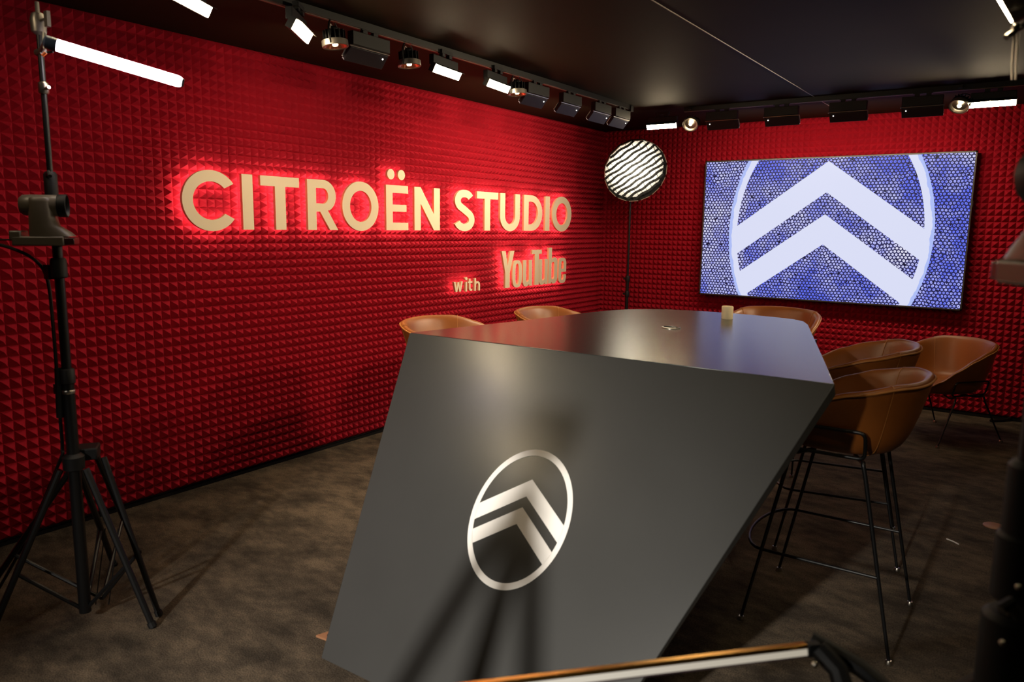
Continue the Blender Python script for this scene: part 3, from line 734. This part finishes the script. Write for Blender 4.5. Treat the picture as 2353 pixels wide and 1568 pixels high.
sign_letter(gl_h(), 'tiny cream letter h ending the small word', G4, -2.327, -2.252, .976, 1.079)

# ------------------------------------------------------------------ softbox on stand
sb = empty('softbox', (.672, -.62, 2.02), 0, 'round black softbox with fabric grid glowing on a stand in the corner', 'studio light')
nrm = Vector((.66, -.74, -.44)).normalized(); ux = Vector((0, 0, 1)).cross(-nrm).normalized(); ux = -ux if ux.x < 0 else ux; uy = ux.cross(nrm); uy = -uy if uy.z < 0 else uy
B3 = Matrix((ux, uy, nrm)).transposed()       # local z points out of the mouth
rl_ = math.radians(38); B3 = B3 @ Matrix.Rotation(rl_, 3, 'Z'); B4 = B3.to_4x4()
R_s = .297; ns = 16
def pol(r, z, n=ns): return [B3 @ Vector((r * math.cos(2 * PI * k / n), r * math.sin(2 * PI * k / n), z)) for k in range(n)]
bm = bmesh.new(); rings = [[bm.verts.new(p) for p in pol(r, z)] for r, z in ((R_s, 0), (R_s * .99, -.05), (R_s * .80, -.14), (R_s * .45, -.22), (.07, -.25), (.065, -.28))]
for A, B in zip(rings, rings[1:]):
    for j in range(ns): bm.faces.new((A[j], A[(j + 1) % ns], B[(j + 1) % ns], B[j]))
bm.faces.new(rings[-1]); mb = MB(); mb.bm.free(); mb.bm = bm; mb.build('shell', M['grid'], sb, smooth=None)
bm = bmesh.new(); c0 = [bm.verts.new(p) for p in pol(R_s * .95, -.055)]; cc = bm.verts.new(B3 @ Vector((0, 0, -.055)))
for j in range(ns): bm.faces.new((c0[j], c0[(j + 1) % ns], cc))
mb = MB(); mb.bm.free(); mb.bm = bm; mb.build('diffuser', M['softdiff'], sb, smooth=None)
gm = MB(); sp_ = .050
for k in range(-6, 7):
    for ax in (0, 1):
        c = k * sp_ ; half = math.sqrt(max(0, (R_s * .955) ** 2 - c * c))
        if half < .03: continue
        nn = 14; seg = []
        for i in range(nn):
            a0 = -half + 2 * half * i / nn; a1 = -half + 2 * half * (i + 1) / nn
            w0 = c + .0055 * math.sin(a0 * 38 + k * 1.7 + ax); w1 = c + .0055 * math.sin(a1 * 38 + k * 1.7 + ax)
            pts = [(w0, a0), (w1, a1)] if ax else [(a0, w0), (a1, w1)]
            dep = .050 if ax == 0 else .034
            q = []
            for s_ in (-1, 1):
                for (px, py) in pts:
                    for z in (-.052, -.052 + dep):
                        o_ = .0011 * s_; q.append(B3 @ Vector((px + (o_ if ax else 0), py + (0 if ax else o_), z)))
            v8 = [gm.bm.verts.new(p) for p in q]
            for f in ((0, 1, 3, 2), (4, 6, 7, 5), (0, 4, 5, 1), (2, 3, 7, 6), (1, 5, 7, 3), (0, 2, 6, 4)): gm.bm.faces.new([v8[i] for i in f])
gm.build('fabric_grid', M['grid'], sb, smooth=None)
A_ = pol(R_s * 1.005, .004)
for k in range(ns):
    a, b_ = A_[k], A_[(k + 1) % ns]; MB().tube([a.lerp(b_, .12), a.lerp(b_, .88)], .0035, 6).build('rim_rod', M['ledge'], sb)
MB().lathe([(0, -.28), (.07, -.28), (.075, -.30), (.07, -.40), (0, -.41)], 20, B4).build('lamp_head', M['blkrough'], sb)
MB().sphere((-.20, .05, .20), .045, 12).build('speed_ring_knob', M['blkrough'], sb)
st_ = empty('light_stand', (.52, -.40, 0), 0, 'thin black stand holding the round softbox in the corner', 'stand')
MB().tube([(0, 0, .12), (0, 0, 1.0)], .016, 12).tube([(0, 0, 1.0), (0, 0, 1.78)], .011, 12).build('column', M['blkmetal'], st_)
MB().tube([(0, 0, 1.78), (0, -.0, 1.98), (.07, -.02, 2.03)], .010, 10).build('spigot', M['blkmetal'], st_)
for z in (.85, 1.0, .62): MB().lathe([(.020, 0), (.022, .01), (.022, .05), (.018, .06)], 12, Matrix.Translation((0, 0, z - .03))).box((-.03, 0, z), (.03, .012, .02)).build('collar', M['blkrough'], st_)
for a in (20, 140, 260):
    d = Vector((math.cos(math.radians(a)), math.sin(math.radians(a)), 0)); r_ = .33
    MB().tube([d * .03 + Vector((0, 0, .55)), d * r_ + Vector((0, 0, .01))], .009, 8).build('leg', M['blkmetal'], st_)
    MB().tube([Vector((0, 0, .16)), d * r_ * .55 + Vector((0, 0, .24))], .006, 8).build('brace', M['blkmetal'], st_)

# ------------------------------------------------------------------ left stands
def ray(px, py, d):  # point at depth d along a ray (used once to place the near gear in the room)
    f = 1734.37; return CAMP - BK * d + RX * ((px - 1176.5) / f * d) - UP * ((py - 784) / f * d)
def onfloor(px, py, z=0):
    a = CAMP; b = ray(px, py, 1) - CAMP; return a + b * ((z - a.z) / b.z)
def legs(o, hub, feet, r=.011, twin=False, brace_z=.12):
    base = Vector((hub.x, hub.y, brace_z))
    for f in feet:
        f = Vector(f); d = Vector((f.x - hub.x, f.y - hub.y, 0)).normalized(); s_ = hub + d * .045 + Vector((0, 0, -.02))
        lg = MB().tube([s_, f], [r, r * .95], 10).build('leg', M['blkmetal'], o); lg.data.transform(Matrix.Translation(-o.location))
        ft = MB().tube([f + (s_ - f) * .035, f + Vector((0, 0, .004))], r * 1.25, 10).build('foot_cap', M['blkrough'], lg); ft.data.transform(Matrix.Translation(-o.location))
        k = s_.lerp(f, .60)
        br = MB().tube([base, k], r * .62, 8).sphere(k, r * .9, 8).build('brace', M['blkmetal'], o); br.data.transform(Matrix.Translation(-o.location))
def PW(o, mb, name, m, parent=None, **k):
    ob = mb.build(name, m, parent=parent or o, **k); ob.data.transform(Matrix.Translation(-o.location)); return ob
Bc = Vector((1.02, -5.905, 0))         # camera stand
s1 = empty('camera_stand', Bc, 0, 'black tripod stand at the left under the small grey camera', 'stand')
PW(s1, MB().tube([Bc + Vector((0, 0, .045)), Bc + Vector((0, 0, .95))], .021, 14).tube([Bc + Vector((0, 0, .95)), Bc + Vector((0, 0, 1.411))], .0165, 12), 'column', M['blkmetal'])
PW(s1, MB().lathe([(.024, 0), (.036, .004), (.038, .05), (.024, .062)], 14, Matrix.Translation(Bc + Vector((0, 0, .60)))), 'hub', M['blkrough'])
PW(s1, MB().lathe([(.022, 0), (.026, .004), (.026, .05), (.022, .056)], 14, Matrix.Translation(Bc + Vector((0, 0, .92)))).box(Bc + Vector((-.03, -.02, .90)), (.03, .02, .035)), 'collar', M['blkrough'])
PW(s1, MB().lathe([(.0225, 0), (.0235, .002), (.0235, .012), (.0225, .014)], 14, Matrix.Translation(Bc + Vector((0, 0, .885)))), 'steel_band', M['satin'])
PW(s1, MB().lathe([(.024, 0), (.027, .004), (.027, .06), (.022, .07)], 14, Matrix.Translation(Bc + Vector((0, 0, 1.30)))).box(Bc + Vector((-.03, -.02, 1.32)), (.035, .02, .05)), 'top_clamp', M['blkrough'])
PW(s1, MB().tube([Bc + Vector((-.01, -.025, .98)), Bc + Vector((-.012, -.03, .80))], .012, 8), 'crank_lever', M['blkrough'])
hub = Bc + Vector((0, 0, .625))
legs(s1, hub, [onfloor(352, 1443), onfloor(-30, 1480), onfloor(262, 1300)], .0125, brace_z=.05)
Bl = Bc + Vector((-.912, .411, 0)) * .085
s2_ = empty('light_stand', Bl, 0, 'taller black stand at the left carrying the glowing tube light', 'stand')
PW(s2_, MB().tube([Bl + Vector((0, 0, .05)), Bl + Vector((0, 0, .8))], .016, 12).tube([Bl + Vector((0, 0, .8)), Bl + Vector((-.01, 0, 1.66))], .014, 12).tube([Bl + Vector((-.01, 0, 1.60)), Bl + Vector((-.01, 0, 2.19))], .010, 12), 'column', M['blkmetal'])
PW(s2_, MB().lathe([(.018, 0), (.022, .005), (.022, .10), (.016, .11)], 12, Matrix.Translation(Bl + Vector((-.01, 0, 1.56)))).tube([Bl + Vector((.0, -.015, 1.655)), Bl + Vector((.045, -.03, 1.665)), Bl + Vector((.065, -.035, 1.65))], .007, 8), 'upper_collar', M['blkrough'])
PW(s2_, MB().lathe([(.014, 0), (.017, .005), (.017, .035), (.013, .04)], 12, Matrix.Translation(Bl + Vector((-.01, 0, 1.935)))).tube([Bl + Vector((-.04, 0, 1.945)), Bl + Vector((.03, 0, 1.955))], .006, 8), 'lock_knob', M['satin'])
PW(s2_, MB().lathe([(.010, 0), (.024, .01), (.026, .05), (.020, .07), (.012, .075)], 14, Matrix.Translation(Bl + Vector((-.01, 0, 2.13)))).tube([Bl + Vector((-.01, 0, 2.20)), Bl + Vector((-.01, 0, 2.24))], .007, 10)
   .tube([Bl + Vector((.0, 0, 2.175)), Bl + Vector((.05, .0, 2.175))], .006, 8).box(Bl + Vector((.055, 0, 2.175)), (.022, .012, .05)), 'grip_head', M['lampmetal'])
PW(s2_, MB().box(Bl + RX * .055 + Vector((0, 0, .645)), (.09, .075, .045), (0, 0, -.6)), 'hub', M['blkrough'], bevel=.006)
legs(s2_, Bl + RX * .07 + Vector((0, 0, .645)), [onfloor(366, 1416), onfloor(318, 1272), onfloor(-70, 1420)], .0115, brace_z=.06)
# tube light
ta, tz = ray(128, 103, 2.50), ray(420, 190, 2.66); ax_ = (tz - ta).normalized()
tl = empty('tube_light', ta, 0, 'glowing white tube light held sideways on the left stand', 'studio light')
R_t = .0195
PW(tl, MB().tube([ta + ax_ * .005, tz - ax_ * .018, tz - ax_ * .006, tz], [R_t, R_t, R_t * .86, R_t * .5], 20), 'glowing_tube', M['tube_on'])
PW(tl, MB().tube([tz - ax_ * .004, tz + ax_ * .004], R_t * .7, 16), 'end_disc', M['blkrough'])
PW(tl, MB().tube([ta - ax_ * .035, ta - ax_ * .028, ta + ax_ * .004], [R_t * .7, R_t * 1.12, R_t * 1.12], 18), 'end_cap', M['blue'])
PW(tl, MB().tube([ta - ax_ * .03 + Vector((0, 0, .03)), ta - ax_ * .03 + Vector((-.006, 0, -.022))], .006, 8), 'clamp_pin', M['white'])
pole_p = Bl + Vector((-.01, 0, 2.075))
PW(tl, MB().tube([pole_p - Vector((.022, 0, 0)), pole_p + Vector((.02, 0, 0))], .013, 10).tube([pole_p, ta - ax_ * .03], .008, 8), 'clamp', M['lampmetal'])
PW(tl, MB().tube([ray(122, 119, 2.5), ray(108, 120, 2.5)], .0035, 6), 'cable', M['blkrough'])
PW(tl, MB().tube([ray(105, 121, 2.5), ray(97, 128, 2.5)], .005, 6), 'cable_end', M['orange'])

# small pan-tilt camera
def ptz(loc, rz, sc, label):
    t = empty('remote_camera', loc, rz, label, 'camera', 'grey remote controlled cameras on stands'); t.scale = (sc * .80, sc * .80, sc * .92)
    # local: x = lens direction
    MB().box((-.038, 0, .018), (.195, .12, .034)).build('base', M['ptz'], t, bevel=.005)
    MB().box((-.122, 0, .038), (.045, .118, .036)).build('rear_block', M['ptz'], t, bevel=.006)
    MB().box((.078, 0, .018), (.04, .10, .026)).build('front_panel', mat('dark_red_window', (.045, .012, .012), .25), t, bevel=.003)
    pf = MB(); sec = []
    for z, rx, ry, cx_ in ((.036, .088, .052, .008), (.050, .080, .051, .0), (.075, .058, .050, -.020), (.11, .051, .049, -.026), (.162, .049, .048, -.028), (.176, .045, .045, -.028), (.182, .034, .037, -.028)):
        sec.append([pf.bm.verts.new((cx_ + rx * math.copysign(abs(math.cos(a)) ** .7, math.cos(a)), ry * math.copysign(abs(math.sin(a)) ** .7, math.sin(a)), z)) for a in [2 * PI * i / 28 for i in range(28)]])
    for A, B in zip(sec, sec[1:]):
        for i in range(28): pf.bm.faces.new((A[i], A[(i + 1) % 28], B[(i + 1) % 28], B[i]))
    pf.bm.faces.new(sec[-1]); pf.bm.faces.new(sec[0][::-1])
    pf.build('yoke', M['ptz'], t, smooth=50)
    rotx = Matrix.Translation((-.016, 0, .150)) @ Matrix.Rotation(PI / 2, 4, 'Y')
    MB().lathe([(0, -.095), (.028, -.093), (.038, -.08), (.040, -.05), (.040, .055), (.038, .060)], 28, rotx).build('camera_head', M['ptz'], t)
    MB().lathe([(.041, .052), (.043, .058), (.043, .086), (.040, .088), (.036, .080), (.034, .066), (0, .064)], 28, rotx, caps=False).build('lens_ring', M['blkrough'], t)
    ln_ = MB().lathe([(.033, .067), (.02, .073), (0, .075)], 24, rotx).build('lens', M['glass'], t)
    return t
pz = ray(109, 559, 2.66); c1_ = ptz(Vector((Bc.x, Bc.y, 1.412)) - RX * .018, math.radians(53), 1.0, 'small grey remote camera on the stand at the left, lens towards the room')
cb = empty('cable', ray(0, 548, 2.62), 0, 'black cables running from the left camera down its stand', 'cable')
back = Vector((Bc.x, Bc.y, 1.43)) + Vector((math.cos(math.radians(233)), math.sin(math.radians(233)), 0)) * .118
def crv(pts, n=8):
    P_ = [Vector(p) for p in pts]; out = []
    for i in range(len(P_) - 1):
        p0, p1, p2, p3 = P_[max(i - 1, 0)], P_[i], P_[i + 1], P_[min(i + 2, len(P_) - 1)]
        for k in range(n):
            t = k / n; out.append(.5 * ((2 * p1) + (p2 - p0) * t + (2 * p0 - 5 * p1 + 4 * p2 - p3) * t * t + (3 * p1 - p0 - 3 * p2 + p3) * t ** 3))
    return out + [P_[-1]]
PW(cb, MB().tube(crv([back, ray(15, 551, 2.6), ray(-30, 552, 2.6)]), .0035, 6), 'plug_cable', M['blkrough'])
PW(cb, MB().tube([back, back - (back - ray(20, 549, 2.62)).normalized() * .03], .005, 8), 'plug', M['satin'])
PW(cb, MB().tube(crv([ray(-30, 556, 2.6), ray(30, 572, 2.6), ray(80, 598, 2.62), ray(108, 640, 2.68), Bc + Vector((-.02, -.025, 1.15)), Bc + Vector((-.022, -.025, .8)), Bc + Vector((-.035, -.02, .68)), Bc + Vector((-.05, -.03, .62)), onfloor(60, 1240, .28), onfloor(-30, 1400, .02)]), .006, 8), 'main_cable', M['blkrough'])
# two thin cords hanging inside the legs
for k, px in enumerate((215, 232, 262)):
    PW(cb, MB().tube([onfloor(px - 12, 1390, .04), ray(px + 10, 1215, 2.95)], .0022, 5), 'cord', M['blkrough'])

# ------------------------------------------------------------------ right foreground gear
pr_ = ray(2396, 900, 1.06); Br = Vector((pr_.x, pr_.y, 0))
s3_ = empty('camera_stand', Br, 0, 'black stand close by at the right edge carrying the second grey camera', 'stand')
PW(s3_, MB().tube([Br + Vector((0, 0, .05)), Br + Vector((0, 0, 1.02))], .024, 16).tube([Br + Vector((0, 0, 1.0)), Br + Vector((0, 0, 1.50))], .020, 16), 'column', M['blkmetal'])
for z, r_, h_ in ((1.055, .031, .115), (.965, .036, .10), (.82, .043, .12)):
    PW(s3_, MB().lathe([(r_ * .8, 0), (r_, .006), (r_, h_), (r_ * .8, h_ + .008)], 18, Matrix.Translation(Br + Vector((0, 0, z)))), 'collar', M['blkrough'])
for px, py in ((2318, 1408), (2303, 1478), (2340, 1350)):
    PW(s3_, MB().sphere(ray(px, py, 1.015), .004, 10), 'bolt', M['satin'])
PW(s3_, MB().tube([ray(2345, 1420, 1.02), ray(2322, 1385, 1.0), ray(2300, 1400, 1.0)], .008, 8), 'lock_lever', M['blkmetal'])
for a in (100, 220, 340):
    d = Vector((math.cos(math.radians(a)), math.sin(math.radians(a)), 0))
    PW(s3_, MB().tube([Br + Vector((0, 0, .80)) + d * .03, Br + d * .42 + Vector((0, 0, .01))], .012, 8), 'leg', M['blkmetal'])
c2 = ptz(Br + Vector((.0, 0, 1.50)), math.radians(118), 1.12, 'second grey remote camera cut by the right edge of the picture')
c2.location = ray(2362, 655, 1.08); c2.location.x = Br.x; c2.location.y = Br.y
# slim light bar held low
ba, bz_ = ray(1000, 1594, 1.22), ray(1852, 1491, 1.30); bx = (bz_ - ba).normalized()
lb_ = empty('light_bar', bz_, 0, 'slim light bar with gold upper edge crossing the bottom of the picture', 'studio light')
upn = (UP - bx * UP.dot(bx)).normalized(); dn = bx.cross(upn)
rb = Matrix((bx, upn, dn)).transposed(); Lb = (bz_ - ba).length; cb_ = (ba + bz_) / 2
PW(lb_, MB().box(cb_ + upn * .006, (Lb, .008, .014), rb), 'gold_housing', M['gold'], smooth=None, bevel=.001)
PW(lb_, MB().box(cb_ - upn * .004, (Lb, .012, .012), rb), 'diffuser', M['paleled'], smooth=None, bevel=.001)
PW(lb_, MB().box(cb_ - upn * .0112, (Lb, .0024, .012), rb), 'lower_edge', mat('dark_mauve_edge', (.05, .03, .035), .5), smooth=None)
PW(lb_, MB().box(bz_ + bx * .012 - upn * .002, (.024, .022, .018), rb), 'end_cap', M['blkrough'], bevel=.002)
ba_ = empty('boom_arm', ray(1900, 1505, 1.32), 0, 'dark blurred arm joining the light bar to the right stand', 'stand arm')
PW(ba_, MB().tube([ray(1862, 1470, 1.34), ray(1975, 1535, 1.30), ray(2110, 1640, 1.25), Vector((Br.x, Br.y, .86))], .016, 10), 'arm', M['blkrough'])
PW(ba_, MB().tube([ray(1880, 1490, 1.30), ray(1925, 1540, 1.28), ray(1940, 1590, 1.26)], .018, 10), 'knuckle', M['blkrough'])
PW(ba_, MB().sphere(ray(1872, 1528, 1.26), .0055, 10), 'bolt', M['satin'])
# hanging lamp, upper right
hp = ray(2345, 30, 1.5)
hl = empty('hanging_lamp', (hp.x, hp.y, hp.z), 0, 'lamp head with bright edge hanging in the upper right corner', 'studio light')
e0, e1 = ray(2284, -22, 1.5), ray(2326, 50, 1.5); e2 = ray(2420, -40, 1.52)
fn = (Vector((-.80, .25, -.55))).normalized(); cc_ = e0.lerp(e1, .15)
al = (e1 - e0).normalized(); out_ = (al.cross(CAMP - cc_)).normalized(); out_ = -out_ if out_.dot(RX) > 0 else out_
# head barrel: axis points down-left, mouth seen nearly edge on
axh = (out_ * 1.0 + (CAMP - cc_).normalized() * .02).normalized()
qh = axh.to_track_quat('Z', 'Y').to_matrix().to_4x4(); qh.translation = cc_
PW(hl, MB().lathe([(.066, -.001), (.068, -.004), (.068, -.09), (.050, -.11), (0, -.112)], 32, qh), 'housing', M['ptz'])
PW(hl, MB().lathe([(0, .0), (.062, .0), (.062, .002), (0, .002)], 32, qh), 'diffuser', M['lamp_on'])
PW(hl, MB().sphere(ray(2335, 64, 1.45), .009, 12), 'knob', M['satin'])
PW(hl, MB().tube([ray(2312, 86, 1.45), ray(2333, 70, 1.45), ray(2365, 50, 1.45)], .006, 8), 'yoke', M['lampmetal'])
for px in (0, 9): PW(hl, MB().tube([ray(2331 + px, 78, 1.45), ray(2327 + px, 130, 1.45), ray(2324.5 + px, 184, 1.45)], [.0022, .0022, .0012], 6), 'rod', M['satin'])
PW(hl, MB().tube([ray(2365, 50, 1.45), Vector((hp.x + .12, hp.y, H - .002))], .008, 8), 'hanger', M['blkmetal'])

# ------------------------------------------------------------------ small things on the floor
dc = onfloor(2284, 1210); tag(MB().lathe([(0, 0), (.050, 0), (.050, .004), (.046, .006), (0, .006)], 32, Matrix.Translation(dc)).build('floor_disc', M['copper'], origin=dc), 'flat round copper-brown disc on the carpet at the right', 'floor disc')
sc_ = onfloor(2190, 1247); tag(MB().tube([sc_ + Vector((-.03, .02, .004)), sc_ + Vector((0, .003, .004)), sc_ + Vector((.025, -.02, .004))], .0035, 5).build('paper_scrap', M['white']), 'tiny white scrap lying on the carpet left of the copper disc', 'scrap')
tr = onfloor(735, 1465)
bm = bmesh.new()
rh = Vector((.82, .57, 0)); fh = Vector((-.57, .82, 0))
q = [tr - rh * .014, tr + rh * .075 - fh * .050, tr + rh * .19 + fh * .01, tr + rh * .075 + fh * .062]
A = [bm.verts.new(p) for p in q]; B = [bm.verts.new(p + Vector((0, 0, .008))) for p in q]
bm.faces.new(A[::-1]); bm.faces.new(B)
for i in range(4): bm.faces.new((A[i], A[(i + 1) % 4], B[(i + 1) % 4], B[i]))
mb = MB(); mb.bm.free(); mb.bm = bm; fb = mb.build('floor_box', M['copper'], smooth=None); tag(fb, 'small copper floor box half hidden under the front left corner of the table', 'floor box')
kb = MB().lathe([(0, 0), (.028, 0), (.028, .003), (0, .003)], 20, Matrix.Translation(tr + rh * .055 + Vector((0, 0, .008)) - fb.location)).build('lid', M['blkrough'], fb)
cw = onfloor(2310, 975); tag(MB().tube(crv([cw + Vector((-.10, .0, .012)), cw + Vector((0, .10, .015)), cw + Vector((.06, .20, .05)), cw + Vector((.16, .25, .16))]), .012, 8).build('floor_cable', M['blkrough']), 'thick black cable end against the foot of the back wall at the right', 'cable')

# tripod standing out of view between the key lamp and the table (its shadow falls on the table front)
st5 = empty('tripod', (2.70, -7.22, 0), 0, 'black tripod outside the picture left of the viewpoint', 'stand')
T0 = Vector((2.70, -7.22, 0))
PW(st5, MB().tube([T0 + Vector((0, 0, .35)), T0 + Vector((0, 0, 1.45))], .020, 12), 'column', M['blkmetal'])
PW(st5, MB().box(T0 + Vector((0, 0, 1.32)), (.08, .08, .09)).box(T0 + Vector((0, 0, 1.50)), (.12, .12, .08)), 'head', M['blkrough'], bevel=.01)
for a in (215, 335, 90):
    d = Vector((math.cos(math.radians(a)), math.sin(math.radians(a)), 0))
    PW(st5, MB().tube([T0 + d * .04 + Vector((0, 0, 1.31)), T0 + d * (.36 if a == 90 else .52) + Vector((0, 0, .01))], [.024, .016], 10), 'leg', M['blkmetal'])
